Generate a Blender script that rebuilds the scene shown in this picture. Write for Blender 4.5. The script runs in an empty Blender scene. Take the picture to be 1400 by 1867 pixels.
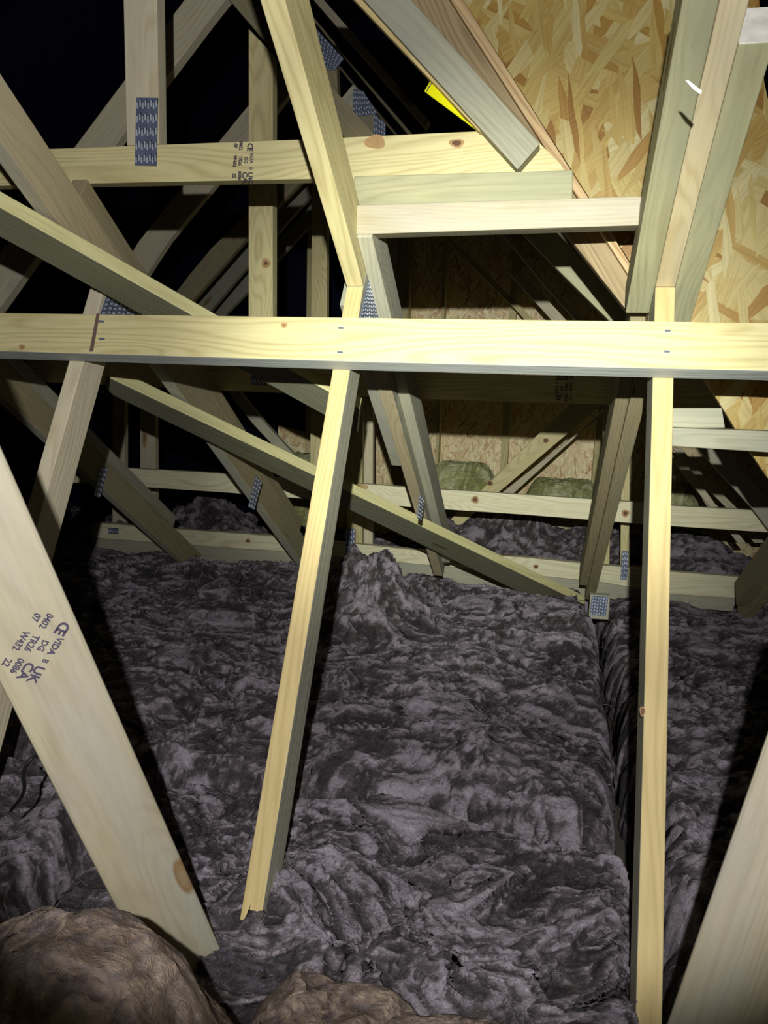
import bpy, math, random
import numpy as np
from mathutils import Vector, Matrix
random.seed(7); rng = np.random.default_rng(7)
S = bpy.context.scene
col = S.collection

# ------------------------------------------------------------------ camera
FPX = 1350.0; CX, CY = 700.0, 933.5
_y, _p, _r = math.radians(12.7), math.radians(10.0), math.radians(1.7)
FW = Vector((-math.sin(_y)*math.cos(_p), math.cos(_y)*math.cos(_p), -math.sin(_p)))
_R0 = Vector((math.cos(_y), math.sin(_y), 0)); _U0 = _R0.cross(FW)
RT = _R0*math.cos(_r) + _U0*math.sin(_r); UP = RT.cross(FW)
CAM = Vector((0, 0, 1.06))
cd = bpy.data.cameras.new('camera'); cam = bpy.data.objects.new('camera', cd); col.objects.link(cam)
cd.sensor_fit = 'VERTICAL'; cd.sensor_height = 36.0; cd.lens = FPX/1867.0*36.0
cd.clip_start = 0.02; cd.clip_end = 60
cam.matrix_world = Matrix(((RT.x, UP.x, -FW.x, CAM.x), (RT.y, UP.y, -FW.y, CAM.y), (RT.z, UP.z, -FW.z, CAM.z), (0, 0, 0, 1)))
S.camera = cam

def ray(px, py): return FW + RT*((px-CX)/FPX) - UP*((py-CY)/FPX)
def at_z(px, py, z): return CAM + ray(px, py)*z
def on_plane(px, py, P, n):
    r = ray(px, py); return CAM + r*((P-CAM).dot(n)/r.dot(n))
def on_y(px, py, Y): return on_plane(px, py, Vector((0, Y, 0)), Vector((0, -1, 0)))
def on_x(px, py, X): return on_plane(px, py, Vector((X, 0, 0)), Vector((1, 0, 0)))

# ------------------------------------------------------------------ light and exposure
S.view_settings.view_transform = 'Standard'; S.view_settings.look = 'None'
S.view_settings.exposure = 0.0; S.view_settings.gamma = 1.0; S.view_settings.use_curve_mapping = False
w = bpy.data.worlds.new('world'); S.world = w; w.use_nodes = True
w.node_tree.nodes['Background'].inputs[0].default_value = (0.010, 0.010, 0.022, 1)
w.node_tree.nodes['Background'].inputs[1].default_value = 0.10
TORCH = CAM - FW*0.23 + RT*(-0.027) + UP*0.157
def spot(name, energy, colr, size_deg, blend, target, radius=0.008):
    l = bpy.data.lights.new(name, 'SPOT'); l.energy = energy; l.color = colr
    l.spot_size = math.radians(size_deg); l.spot_blend = blend; l.shadow_soft_size = radius
    o = bpy.data.objects.new(name, l); col.objects.link(o); o.location = TORCH
    o.rotation_euler = (Vector(target)-TORCH).to_track_quat('-Z', 'Y').to_euler(); return o
spot('torch_flood', 92.0, (0.965, 0.955, 0.965), 81, 0.25, at_z(770, 720, 1.5))
spot('torch_beam', 212.0, (0.97, 1.0, 0.92), 44, 1.0, at_z(880, 705, 1.5))
pl = bpy.data.lights.new('warm_fill', 'POINT'); pl.energy = 0.95; pl.color = (1.0, 0.74, 0.46); pl.shadow_soft_size = 0.03  # added warm fill beside the camera to lift the shadows, not a real lamp
po = bpy.data.objects.new('warm_fill', pl); col.objects.link(po); po.location = CAM - FW*0.03 + RT*0.03

# ------------------------------------------------------------------ materials
def newmat(name):
    m = bpy.data.materials.new(name); m.use_nodes = True
    nt = m.node_tree; return m, nt, nt.nodes['Principled BSDF']
def N(nt, t, **k):
    n = nt.nodes.new(t)
    for a, b in k.items(): setattr(n, a, b)
    return n
def ramp(nt, stops, interp='LINEAR'):
    r = N(nt, 'ShaderNodeValToRGB'); e = r.color_ramp.elements; r.color_ramp.interpolation = interp
    while len(e) > 1: e.remove(e[0])
    e[0].position = stops[0][0]; e[0].color = (*stops[0][1], 1)
    for p, c in stops[1:]:
        x = e.new(p); x.color = (*c, 1)
    return r
def mth(nt, op, a, b=None, c=None):
    n = N(nt, 'ShaderNodeMath', operation=op)
    for i, v in enumerate((a, b, c)):
        if v is None: continue
        if isinstance(v, (int, float)): n.inputs[i].default_value = v
        else: nt.links.new(v, n.inputs[i])
    return n.outputs[0]
def mixc(nt, f, a, b, mode='MIX'):
    n = N(nt, 'ShaderNodeMix', data_type='RGBA', blend_type=mode)
    for i, v in ((0, f), (6, a), (7, b)):
        if isinstance(v, (int, float)): n.inputs[i].default_value = v
        elif isinstance(v, tuple): n.inputs[i].default_value = (*v, 1)
        else: nt.links.new(v, n.inputs[i])
    return n.outputs[2]
def vmap(nt, src, scale, loc=None, rot=None):
    if rot:
        mr = N(nt, 'ShaderNodeMapping'); nt.links.new(src, mr.inputs[0]); mr.inputs['Rotation'].default_value = rot; src = mr.outputs[0]; rot = None
    m = N(nt, 'ShaderNodeMapping'); nt.links.new(src, m.inputs[0]); m.inputs['Scale'].default_value = scale
    if loc is not None:
        if hasattr(loc, 'is_linked'): nt.links.new(loc, m.inputs['Location'])
        else: m.inputs['Location'].default_value = loc
    if rot: m.inputs['Rotation'].default_value = rot
    return m.outputs[0]
def noise(nt, vec, scale, detail=2, rough=0.5, dist=0.0):
    n = N(nt, 'ShaderNodeTexNoise'); nt.links.new(vec, n.inputs['Vector'])
    n.inputs['Scale'].default_value = scale; n.inputs['Detail'].default_value = detail
    n.inputs['Roughness'].default_value = rough; n.inputs['Distortion'].default_value = dist
    return n
def wood(name, base, dark, ring=0.5, rough=0.62, fuzz=0.5, stain=None, knots=True, spec=0.25):
    m, nt, b = newmat(name); L = nt.links
    tc = N(nt, 'ShaderNodeTexCoord'); oi = N(nt, 'ShaderNodeObjectInfo')
    off = N(nt, 'ShaderNodeCombineXYZ')
    L.new(mth(nt, 'MULTIPLY', oi.outputs['Random'], 37.0), off.inputs[0])
    L.new(mth(nt, 'MULTIPLY', oi.outputs['Random'], 11.3), off.inputs[1])
    va = N(nt, 'ShaderNodeVectorMath', operation='ADD'); L.new(tc.outputs['Object'], va.inputs[0]); L.new(off.outputs[0], va.inputs[1])
    co = va.outputs[0]
    big = noise(nt, vmap(nt, co, (0.75, 6, 6)), 1.0, 2, 0.5, 0.15)
    # knots: sparse round cells
    kn = N(nt, 'ShaderNodeTexVoronoi'); L.new(vmap(nt, co, (2.6, 9.0, 9.0)), kn.inputs['Vector']); kn.inputs['Scale'].default_value = 1.0
    kd = kn.outputs['Distance']
    kr = N(nt, 'ShaderNodeSeparateColor'); L.new(kn.outputs['Color'], kr.inputs[0])
    ksel = mth(nt, 'GREATER_THAN', kr.outputs[0], 0.62)
    kmask = mth(nt, 'MULTIPLY', mth(nt, 'SUBTRACT', 1.0, mth(nt, 'MULTIPLY', kd, 7.0)), ksel)
    kmask = mth(nt, 'MAXIMUM', kmask, 0.0)
    kflow = mth(nt, 'MULTIPLY', mth(nt, 'MAXIMUM', mth(nt, 'SUBTRACT', 1.0, mth(nt, 'MULTIPLY', kd, 2.2)), 0.0), ksel)
    sp = N(nt, 'ShaderNodeSeparateXYZ'); L.new(co, sp.inputs[0])
    cyl = mth(nt, 'ADD', mth(nt, 'MULTIPLY', sp.outputs[1], 150.0), mth(nt, 'MULTIPLY', sp.outputs[2], 120.0))
    ph = mth(nt, 'ADD', cyl, mth(nt, 'MULTIPLY', big.outputs['Fac'], 46.0))
    if knots: ph = mth(nt, 'ADD', ph, mth(nt, 'MULTIPLY', kflow, 9.0))
    s = mth(nt, 'SINE', mth(nt, 'MULTIPLY', ph, 3.4))
    s = mth(nt, 'POWER', mth(nt, 'MULTIPLY_ADD', s, 0.5, 0.5), 2.4)
    fib = noise(nt, vmap(nt, co, (4, 160, 160)), 1.0, 3, 0.6)
    fib2 = noise(nt, vmap(nt, co, (9, 60, 60)), 1.0, 4, 0.65)
    f = mth(nt, 'ADD', mth(nt, 'MULTIPLY', s, ring*0.9), mth(nt, 'MULTIPLY', mth(nt, 'SUBTRACT', fib.outputs['Fac'], 0.5), 0.35+0.8*fuzz))
    cl = N(nt, 'ShaderNodeClamp'); L.new(f, cl.inputs[0])
    c = mixc(nt, cl.outputs[0], base, dark)
    mott = ramp(nt, [(0.3, (0.80, 0.80, 0.78)), (0.55, (1, 1, 1)), (0.75, (1.06, 1.05, 1.02))]); L.new(fib2.outputs['Fac'], mott.inputs[0])
    c = mixc(nt, 0.55, c, mott.outputs[0], 'MULTIPLY')
    if stain:
        st = noise(nt, vmap(nt, co, (2.2, 9, 9)), 1.0, 4, 0.6)
        sr = ramp(nt, [(0.44, (0, 0, 0)), (0.66, (1, 1, 1))]); L.new(st.outputs['Fac'], sr.inputs[0])
        sm = mth(nt, 'MULTIPLY', sr.outputs[0], 0.7)
        c = mixc(nt, sm, c, stain)
    if knots:
        kc = ramp(nt, [(0.0, (1, 1, 1)), (0.12, (0.62, 0.42, 0.25)), (0.3, (0.75, 0.6, 0.42)), (0.9, (0.28, 0.15, 0.08))]); L.new(kmask, kc.inputs[0])
        c = mixc(nt, 1.0, c, kc.outputs[0], 'MULTIPLY')
    hv = N(nt, 'ShaderNodeHueSaturation'); L.new(c, hv.inputs['Color'])
    L.new(mth(nt, 'MULTIPLY_ADD', oi.outputs['Random'], 0.24, 0.88), hv.inputs['Value'])
    L.new(hv.outputs[0], b.inputs['Base Color'])
    b.inputs['Roughness'].default_value = rough; b.inputs['Specular IOR Level'].default_value = spec
    bp = N(nt, 'ShaderNodeBump'); bp.inputs['Strength'].default_value = 0.25 + 0.6*fuzz; bp.inputs['Distance'].default_value = 0.0012
    h = mth(nt, 'ADD', fib.outputs['Fac'], mth(nt, 'MULTIPLY', fib2.outputs['Fac'], 0.9)); L.new(h, bp.inputs['Height'])
    L.new(bp.outputs[0], b.inputs['Normal'])
    return m
W = {
 'pale':   wood('pine_pale_yellow', (0.66, 0.59, 0.305), (0.43, 0.345, 0.145), 0.55, 0.6, 0.35),
 'yellow': wood('pine_warm_yellow', (0.66, 0.525, 0.245), (0.50, 0.36, 0.14), 0.55, 0.62, 0.4, knots=False),
 'cream':  wood('pine_cream', (0.64, 0.58, 0.40), (0.46, 0.38, 0.22), 0.5, 0.6, 0.45, stain=(0.52, 0.47, 0.36)),
 'green':  wood('treated_pine_green', (0.40, 0.385, 0.225), (0.25, 0.235, 0.12), 0.45, 0.65, 0.8, stain=(0.29, 0.29, 0.185)),
 'grey':   wood('weathered_grey_pine', (0.44, 0.43, 0.31), (0.28, 0.265, 0.18), 0.4, 0.7, 1.0, stain=(0.34, 0.35, 0.28)),
 'olive':  wood('olive_brown_pine', (0.37, 0.315, 0.175), (0.22, 0.175, 0.085), 0.5, 0.68, 0.7, stain=(0.28, 0.26, 0.17)),
 'olivegrey': wood('shaded_olive_face', (0.20, 0.20, 0.12), (0.11, 0.11, 0.06), 0.45, 0.7, 1.0, stain=(0.19, 0.20, 0.145)),  # dark brace face: shade of the grazing torch put into the colour
 'yellowgreen': wood('lit_yellow_green_edge', (0.70, 0.66, 0.33), (0.52, 0.47, 0.2), 0.4, 0.62, 0.4),  # bright brace edge: torch light falling on it put into the colour
 'brown':  wood('rough_brown_timber', (0.34, 0.26, 0.14), (0.17, 0.125, 0.06), 0.6, 0.7, 1.2),
 'tan':    wood('tan_pine', (0.52, 0.44, 0.26), (0.36, 0.28, 0.14), 0.55, 0.62, 0.5, stain=(0.44, 0.40, 0.27)),
 'near':   wood('blurred_cream_pine', (0.40, 0.355, 0.235), (0.27, 0.225, 0.13), 0.35, 0.62, 1.3, stain=(0.40, 0.38, 0.32)),
 'bright': wood('bright_pine', (0.84, 0.80, 0.54), (0.60, 0.50, 0.26), 0.5, 0.6, 0.3),
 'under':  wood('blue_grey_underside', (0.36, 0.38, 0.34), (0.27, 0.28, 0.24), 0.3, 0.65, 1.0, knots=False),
 'strip':  wood('sawn_board_edge', (0.58, 0.42, 0.22), (0.33, 0.19, 0.08), 0.7, 0.7, 1.3, knots=False),
}
def osb(name, scale=1.0, tint=1.0, sat=1.12):
    m, nt, b = newmat(name); L = nt.links
    tc = N(nt, 'ShaderNodeTexCoord'); co0 = tc.outputs['Object']
    wn = noise(nt, co0, 5*scale, 3, 0.6)
    wsub = N(nt, 'ShaderNodeVectorMath', operation='SUBTRACT'); L.new(wn.outputs['Color'], wsub.inputs[0]); wsub.inputs[1].default_value = (0.5, 0.5, 0.5)
    wsc = N(nt, 'ShaderNodeVectorMath', operation='SCALE'); L.new(wsub.outputs[0], wsc.inputs[0]); wsc.inputs['Scale'].default_value = 0.014/scale
    wa = N(nt, 'ShaderNodeVectorMath', operation='ADD'); L.new(co0, wa.inputs[0]); L.new(wsc.outputs[0], wa.inputs[1])
    co = wa.outputs[0]
    pal = [(0.0, (0.56, 0.39, 0.17)), (0.14, (0.62, 0.47, 0.22)), (0.28, (0.46, 0.26, 0.10)), (0.4, (0.66, 0.52, 0.27)), (0.55, (0.53, 0.34, 0.14)),
           (0.68, (0.70, 0.59, 0.34)), (0.8, (0.60, 0.42, 0.18)), (0.93, (0.36, 0.18, 0.065)), (0.96, (0.64, 0.50, 0.26))]
    def layer(rot, sx, sy, off):
        v = N(nt, 'ShaderNodeTexVoronoi'); v.inputs['Scale'].default_value = 1.0; v.voronoi_dimensions = '2D'
        L.new(vmap(nt, co, (sx*scale, sy*scale, 1), (off, off*0.7, 0), (0, 0, rot)), v.inputs['Vector'])
        s = N(nt, 'ShaderNodeSeparateColor'); L.new(v.outputs['Color'], s.inputs[0])
        r = ramp(nt, pal, 'CONSTANT'); L.new(s.outputs[0], r.inputs[0])
        g = noise(nt, vmap(nt, co, (6*scale, 170*scale, 1), (off, 0, 0), (0, 0, rot)), 1.0, 3, 0.6)
        gr = ramp(nt, [(0.3, (0.72, 0.66, 0.58)), (0.6, (1, 1, 1))]); L.new(g.outputs['Fac'], gr.inputs[0])
        c = mixc(nt, 0.8, r.outputs[0], gr.outputs[0], 'MULTIPLY')
        return c, s.outputs[1], v.outputs['Distance'], g.outputs['Fac']
    l1 = layer(0.5, 7, 20, 0.0); l2 = layer(2.1, 7, 24, 3.1); l3 = layer(1.35, 6, 26, 7.7); l4 = layer(2.65, 10, 55, 5.3); l5 = layer(1.0, 9, 42, 11.3); l6 = layer(1.75, 10, 70, 13.9)
    m2 = mth(nt, 'GREATER_THAN', l2[1], 0.5); m3 = mth(nt, 'GREATER_THAN', l3[1], 0.62); m4 = mth(nt, 'GREATER_THAN', l4[1], 0.72)
    c = mixc(nt, m2, l1[0], l2[0]); c = mixc(nt, m3, c, l3[0]); c = mixc(nt, m4, c, l4[0])
    m5 = mth(nt, 'GREATER_THAN', l5[1], 0.66); m6 = mth(nt, 'GREATER_THAN', l6[1], 0.74)
    c = mixc(nt, m5, c, l5[0]); c = mixc(nt, m6, c, l6[0])
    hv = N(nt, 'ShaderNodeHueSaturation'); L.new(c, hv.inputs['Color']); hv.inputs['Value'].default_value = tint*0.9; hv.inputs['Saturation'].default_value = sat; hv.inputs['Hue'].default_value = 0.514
    L.new(hv.outputs[0], b.inputs['Base Color']); b.inputs['Roughness'].default_value = 0.5; b.inputs['Specular IOR Level'].default_value = 0.35
    h = mth(nt, 'ADD', mth(nt, 'MULTIPLY', l1[1], 1.0), mth(nt, 'MULTIPLY', mth(nt, 'MULTIPLY', l2[1], m2), 1.5))
    h = mth(nt, 'ADD', h, mth(nt, 'ADD', mth(nt, 'ADD', mth(nt, 'MULTIPLY', m3, l3[1]), mth(nt, 'MULTIPLY', m5, l5[1])), mth(nt, 'MULTIPLY', m4, l4[1])))
    h = mth(nt, 'ADD', h, mth(nt, 'MULTIPLY', l1[3], 0.8))
    bp = N(nt, 'ShaderNodeBump'); bp.inputs['Strength'].default_value = 0.6; bp.inputs['Distance'].default_value = 0.0015
    L.new(h, bp.inputs['Height']); L.new(bp.outputs[0], b.inputs['Normal'])
    return m
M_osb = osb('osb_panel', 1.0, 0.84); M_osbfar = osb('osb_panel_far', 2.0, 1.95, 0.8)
def wool(name, dark, mid, light, hs=1.0, fscale=1.0):
    m, nt, b = newmat(name); L = nt.links
    tc = N(nt, 'ShaderNodeTexCoord'); co0 = tc.outputs['Object']
    wn = noise(nt, co0, 7*fscale, 4, 0.62)
    sub = N(nt, 'ShaderNodeVectorMath', operation='SUBTRACT'); L.new(wn.outputs['Color'], sub.inputs[0]); sub.inputs[1].default_value = (0.5, 0.5, 0.5)
    sc = N(nt, 'ShaderNodeVectorMath', operation='SCALE'); L.new(sub.outputs[0], sc.inputs[0]); sc.inputs['Scale'].default_value = 0.20/fscale
    ad = N(nt, 'ShaderNodeVectorMath', operation='ADD'); L.new(co0, ad.inputs[0]); L.new(sc.outputs[0], ad.inputs[1])
    co = ad.outputs[0]
    n1 = noise(nt, vmap(nt, co, (5*fscale, 20*fscale, 20*fscale)), 1.0, 5, 0.62)
    n2 = noise(nt, vmap(nt, co, (30*fscale, 150*fscale, 150*fscale)), 1.0, 5, 0.7)
    n3 = noise(nt, co0, 3.2*fscale, 3, 0.6)
    f = mth(nt, 'ADD', mth(nt, 'MULTIPLY', n1.outputs['Fac'], 0.55), mth(nt, 'MULTIPLY', n2.outputs['Fac'], 0.3))
    f = mth(nt, 'ADD', f, mth(nt, 'MULTIPLY', n3.outputs['Fac'], 0.15))
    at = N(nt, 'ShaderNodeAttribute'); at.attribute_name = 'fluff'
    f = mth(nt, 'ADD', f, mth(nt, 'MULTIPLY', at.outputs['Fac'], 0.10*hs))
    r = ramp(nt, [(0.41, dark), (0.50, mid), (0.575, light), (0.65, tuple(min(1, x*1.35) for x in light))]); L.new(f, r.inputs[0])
    L.new(r.outputs[0], b.inputs['Base Color']); b.inputs['Roughness'].default_value = 0.85; b.inputs['Specular IOR Level'].default_value = 0.12
    b.inputs['Sheen Weight'].default_value = 0.25; b.inputs['Sheen Roughness'].default_value = 0.5; b.inputs['Sheen Tint'].default_value = (0.75, 0.72, 0.85, 1)
    bp = N(nt, 'ShaderNodeBump'); bp.inputs['Strength'].default_value = 1.0; bp.inputs['Distance'].default_value = 0.02/fscale
    hh = mth(nt, 'ADD', n1.outputs['Fac'], mth(nt, 'MULTIPLY', n2.outputs['Fac'], 0.55))
    L.new(hh, bp.inputs['Height']); L.new(bp.outputs[0], b.inputs['Normal'])
    return m
M_wool = wool('brown_mineral_wool', (0.026, 0.020, 0.017), (0.102, 0.080, 0.073), (0.33, 0.285, 0.315), 1.0, 1.45)
M_woolnear = wool('unlit_brown_wool', (0.11, 0.072, 0.045), (0.21, 0.148, 0.10), (0.30, 0.225, 0.165), 1.0, 0.8)  # brown of wool outside the torch beam, put into the colour
M_woolyel = wool('yellow_glass_wool', (0.42, 0.43, 0.13), (0.62, 0.64, 0.24), (0.78, 0.80, 0.42), 1.0, 0.6)
def plain(name, c, rough=0.6, metal=0.0, spec=0.3, mottle=0.0):
    m, nt, b = newmat(name)
    tc = N(nt, 'ShaderNodeTexCoord'); n = noise(nt, tc.outputs['Object'], 30, 3, 0.6)
    k = max(mottle, 0.06)
    r = ramp(nt, [(0.3, tuple(x*(1-k) for x in c)), (0.7, tuple(min(1, x*(1+k)) for x in c))]); nt.links.new(n.outputs['Fac'], r.inputs[0])
    nt.links.new(r.outputs[0], b.inputs['Base Color'])
    b.inputs['Roughness'].default_value = rough; b.inputs['Metallic'].default_value = metal; b.inputs['Specular IOR Level'].default_value = spec
    return m
M_felt = plain('black_roofing_membrane', (0.006, 0.0065, 0.018), 0.9, 0, 0.05)
M_shadebr = plain('shaded_brown_slope', (0.012, 0.008, 0.0055), 0.85, 0, 0.05)  # roof slope in shadow: the shade is put into this dark brown
M_deck = plain('plasterboard_back', (0.10, 0.085, 0.07), 0.9)
M_steel = plain('galvanised_plate', (0.15, 0.18, 0.27), 0.45, 0.35, 0.4, 0.25)
M_tooth = plain('pressed_plate_tooth', (0.60, 0.64, 0.70), 0.4, 0.35, 0.5, 0.1)
M_slot = plain('plate_slot', (0.02, 0.02, 0.03), 0.8)
M_ink = plain('black_stamp_ink', (0.06, 0.05, 0.085), 0.8)
M_tape = plain('yellow_plastic', (0.80, 0.78, 0.0), 0.4)
M_blue = plain('blue_crayon', (0.03, 0.08, 0.42), 0.7)
M_mark = plain('brown_pencil_mark', (0.16, 0.10, 0.08), 0.8)
M_cable = plain('black_cable', (0.01, 0.01, 0.012), 0.4)
M_end = plain('sawn_end_grain', (0.66, 0.64, 0.56), 0.8, 0, 0.1, 0.2)

# ------------------------------------------------------------------ object helpers
def tag(o, label=None, cat=None, group=None, kind=None):
    if label: o['label'] = label
    if cat: o['category'] = cat
    if group: o['group'] = group
    if kind: o['kind'] = kind
    return o
def thing(name, loc, label, cat, group=None):
    o = bpy.data.objects.new(name, None); col.objects.link(o); o.location = loc
    o.empty_display_size = 0.05
    bpy.context.view_layer.update()
    return tag(o, label, cat, group)
def link(name, me, mats, parent=None, mw=None):
    o = bpy.data.objects.new(name, me); col.objects.link(o)
    for m in (mats if isinstance(mats, (list, tuple)) else [mats]): me.materials.append(m)
    mw = mw or Matrix.Identity(4)
    if parent is not None:
        chain = Matrix.Identity(4); q = parent
        while q is not None:
            chain = q.matrix_basis @ chain; q = q.parent
        o.parent = parent; o.matrix_basis = chain.inverted() @ mw
    else: o.matrix_basis = mw
    return o
def frame_of(axis, nrm, origin):
    x = axis.normalized(); z = (nrm - x*nrm.dot(x)).normalized(); y = z.cross(x)
    return Matrix(((x.x, y.x, z.x, origin.x), (x.y, y.y, z.y, origin.y), (x.z, y.z, z.z, origin.z), (0, 0, 0, 1)))
def prism(name, pts, ext, mat, parent=None, bev=0.0015, axis=None, fmap=None):
    """pts: world points of one face; ext: vector to the opposite face."""
    n = len(pts)
    if axis is None:
        best = None
        for i in range(n):
            e = pts[(i+1) % n]-pts[i]
            if best is None or e.length > best.length: best = e
        axis = best
    mid = sum(pts, Vector())/n
    mw = frame_of(axis, ext, mid); inv = mw.inverted()
    loc = [inv @ p for p in pts] + [inv @ (p+ext) for p in pts]
    fs = [list(range(n)), list(range(2*n-1, n-1, -1))] + [[i, i+n, (i+1) % n + n, (i+1) % n] for i in range(n)]
    # orientation check
    a = Vector()
    for i in range(n): a += loc[i].cross(loc[(i+1) % n])
    if a.z > 0: fs = [f[::-1] for f in fs]
    me = bpy.data.meshes.new(name); me.from_pydata([tuple(v) for v in loc], [], fs)
    if fmap:
        for fi, mi in fmap.items(): me.polygons[fi].material_index = mi
    me.update()
    o = link(name, me, mat, parent, mw)
    if bev:
        b = o.modifiers.new('edge', 'BEVEL'); b.width = bev; b.segments = 2; b.limit_method = 'ANGLE'
    return o
def ypoly(name, px, Y, t, mat, parent=None, bev=0.0015, axis=None):
    return prism(name, [on_y(a, b, Y) for a, b in px], Vector((0, t, 0)), mat, parent, bev, axis)
def box_between(name, A, B, u1, w1, u2, w2, mat, parent=None, bev=0.0015, fmap=None):
    """timber whose corner edge runs A-B and which fills u1*w1 by u2*w2."""
    pts = [A, B, B+u1*w1, A+u1*w1]
    return prism(name, pts, u2*w2, mat, parent, bev, axis=B-A, fmap=fmap)

# nail plate lying on a face: centre line from a to b (3D), width vector wv, normal n toward viewer
def plate(p0, p1, p2, p3, n, rows, cols, parent, name='nail_plate'):
    """p0..p3: corners clockwise from top-left; rows of pressed teeth run across."""
    mid = (p0+p1+p2+p3)/4; mw = frame_of(p3-p0, n, mid); inv = mw.inverted()
    V, Fc, MI = [], [], []
    def quadbox(c, z0, z1, mi):
        b = len(V)
        for q in c: V.append((q.x, q.y, z0))
        for q in c: V.append((q.x, q.y, z1))
        for f in ([4, 5, 6, 7], [3, 2, 1, 0], [0, 1, 5, 4], [1, 2, 6, 5], [2, 3, 7, 6], [3, 0, 4, 7]):
            Fc.append([b+i for i in f]); MI.append(mi)
    q = [inv @ p for p in (p0, p1, p2, p3)]
    def uv(u, v):
        t = q[0].lerp(q[1], u); bt = q[3].lerp(q[2], u); return t.lerp(bt, v)
    quadbox(q, 0.0, 0.0012, 0)
    for r in range(rows):
        for c_ in range(cols):
            u = (c_+0.28)/cols; v = (r+0.20+(0.16 if c_ % 2 == 0 else 0.0))/rows
            du = 0.50/cols; dv = 0.46/rows
            quadbox([uv(u, v), uv(u+du, v), uv(u+du, v+dv), uv(u, v+dv)], 0.0009, 0.0022, 1)
            quadbox([uv(u+du*.9, v-dv*.25), uv(u+du*1.5, v-dv*.25), uv(u+du*1.5, v+dv*.5), uv(u+du*.9, v+dv*.5)], 0.0009, 0.0014, 2)
    me = bpy.data.meshes.new(name); me.from_pydata(V, [], Fc)
    for i, p in enumerate(me.polygons): p.material_index = MI[i]
    me.update()
    import bmesh
    bm = bmesh.new(); bm.from_mesh(me); bmesh.ops.recalc_face_normals(bm, faces=bm.faces); bm.to_mesh(me); bm.free()
    return link(name, me, [M_steel, M_tooth, M_slot], parent, mw)
def yplate(px, Y, rows, cols, parent):
    return plate(*[on_y(a, b, Y) for a, b in px], Vector((0, -1, 0)), rows, cols, parent)

def text_mesh(lines, name, parent, origin, xdir, ydir, mat=M_ink, weight=0.0):
    """lines: (text, size, x, y) in metres on the plane origin + x*xdir + y*ydir"""
    V, Fc = [], []
    for s, size, tx, ty, sx in lines:
        cu = bpy.data.curves.new('t', 'FONT'); cu.body = s; cu.size = size; cu.extrude = 0.0003; cu.offset = weight*size; cu.resolution_u = 3
        o = bpy.data.objects.new('t', cu); col.objects.link(o)
        dg = bpy.context.evaluated_depsgraph_get(); me = bpy.data.meshes.new_from_object(o.evaluated_get(dg))
        b = len(V)
        for v in me.vertices: V.append((v.co.x*sx+tx, v.co.y+ty, v.co.z))
        for p in me.polygons: Fc.append([b+i for i in p.vertices])
        bpy.data.objects.remove(o); bpy.data.curves.remove(cu); bpy.data.meshes.remove(me)
    me = bpy.data.meshes.new(name); me.from_pydata(V, [], Fc); me.update()
    x = xdir.normalized(); y = (ydir-x*ydir.dot(x)).normalized(); z = x.cross(y)
    mw = Matrix(((x.x, y.x, z.x, origin.x), (x.y, y.y, z.y, origin.y), (x.z, y.z, z.z, origin.z), (0, 0, 0, 1)))
    return link(name, me, mat, parent, mw)
def stamp(parent, origin, xdir, ydir, W_, H_):
    """grading stamp, W_ wide along the reading direction, H_ high; origin is its top-left corner"""
    u = W_/10.0; v = H_/4.4
    L_ = [('C', v*1.55, 0.0, -v*1.35, 1.0), ('E', v*1.55, u*1.05, -v*1.35, 0.9),
          ('VIDA', v*0.95, u*2.3, -v*0.75, 0.9), ('B', v*0.8, u*5.9, -v*0.75, 0.9), ('UK', v*1.35, u*7.1, -v*1.0, 1.0), ('CA', v*1.35, u*7.1, -v*2.05, 1.0),
          ('DG', v*0.9, u*3.4, -v*1.85, 0.9),
          ('0402', v*0.95, -u*0.3, -v*2.95, 0.85), ('TR26', v*0.95, u*3.2, -v*2.95, 0.85), ('0086', v*0.95, u*7.0, -v*2.95, 0.85),
          ('07', v*0.95, u*0.3, -v*4.0, 0.85), ('W432', v*0.95, u*3.2, -v*4.0, 0.85), ('22', v*0.95, u*7.6, -v*4.0, 0.85)]
    return text_mesh(L_, 'grading_stamp', parent, origin, xdir, ydir, weight=0.022)

# ------------------------------------------------------------------ the setting
YV = Vector((0, 1, 0)); XV = Vector((1, 0, 0)); ZV = Vector((0, 0, 1))
def quad(name, pts, ext, mat, kind='structure'):
    o = prism(name, [Vector(p) for p in pts], Vector(ext), mat, None, 0); o['kind'] = kind; return o
quad('floor', [(-4.5, -0.6, 0.0), (2.6, -0.6, 0.0), (2.6, 4.9, 0.0), (-4.5, 4.9, 0.0)], (0, 0, -0.02), M_deck)
wb_px = [(505, 1120), (507, 775), (565, 790), (655, 790), (655, 360), (1130, 330), (1560, 700), (1560, 1120)]  # upper left of the outline is cut along a shadow edge, black beyond
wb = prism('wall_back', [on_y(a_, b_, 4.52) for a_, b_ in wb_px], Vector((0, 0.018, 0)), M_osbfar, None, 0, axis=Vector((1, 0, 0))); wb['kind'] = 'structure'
quad('wall_back', [(-4.4, 4.545, -0.02), (2.1, 4.545, -0.02), (2.1, 4.545, 3.2), (-4.4, 4.545, 3.2)], (0, 0.01, 0), M_felt)
# the main roof: 45 degree slopes running away from the camera, ridge along Y
RXm, RZm = -0.95, 2.95
quad('ceiling_left', [(-1.175, -0.6, 3.175), (-1.175, 4.5, 3.175), (-4.4, 4.5, -0.05), (-4.4, -0.6, -0.05)], (-0.01, 0, 0.01), M_felt)
quad('ceiling_right', [(-1.175, 1.95, 3.175), (-1.175, 4.5, 3.175), (2.1, 4.5, -0.1), (2.1, 1.95, -0.1)], (0.01, 0, 0.01), M_shadebr)

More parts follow.
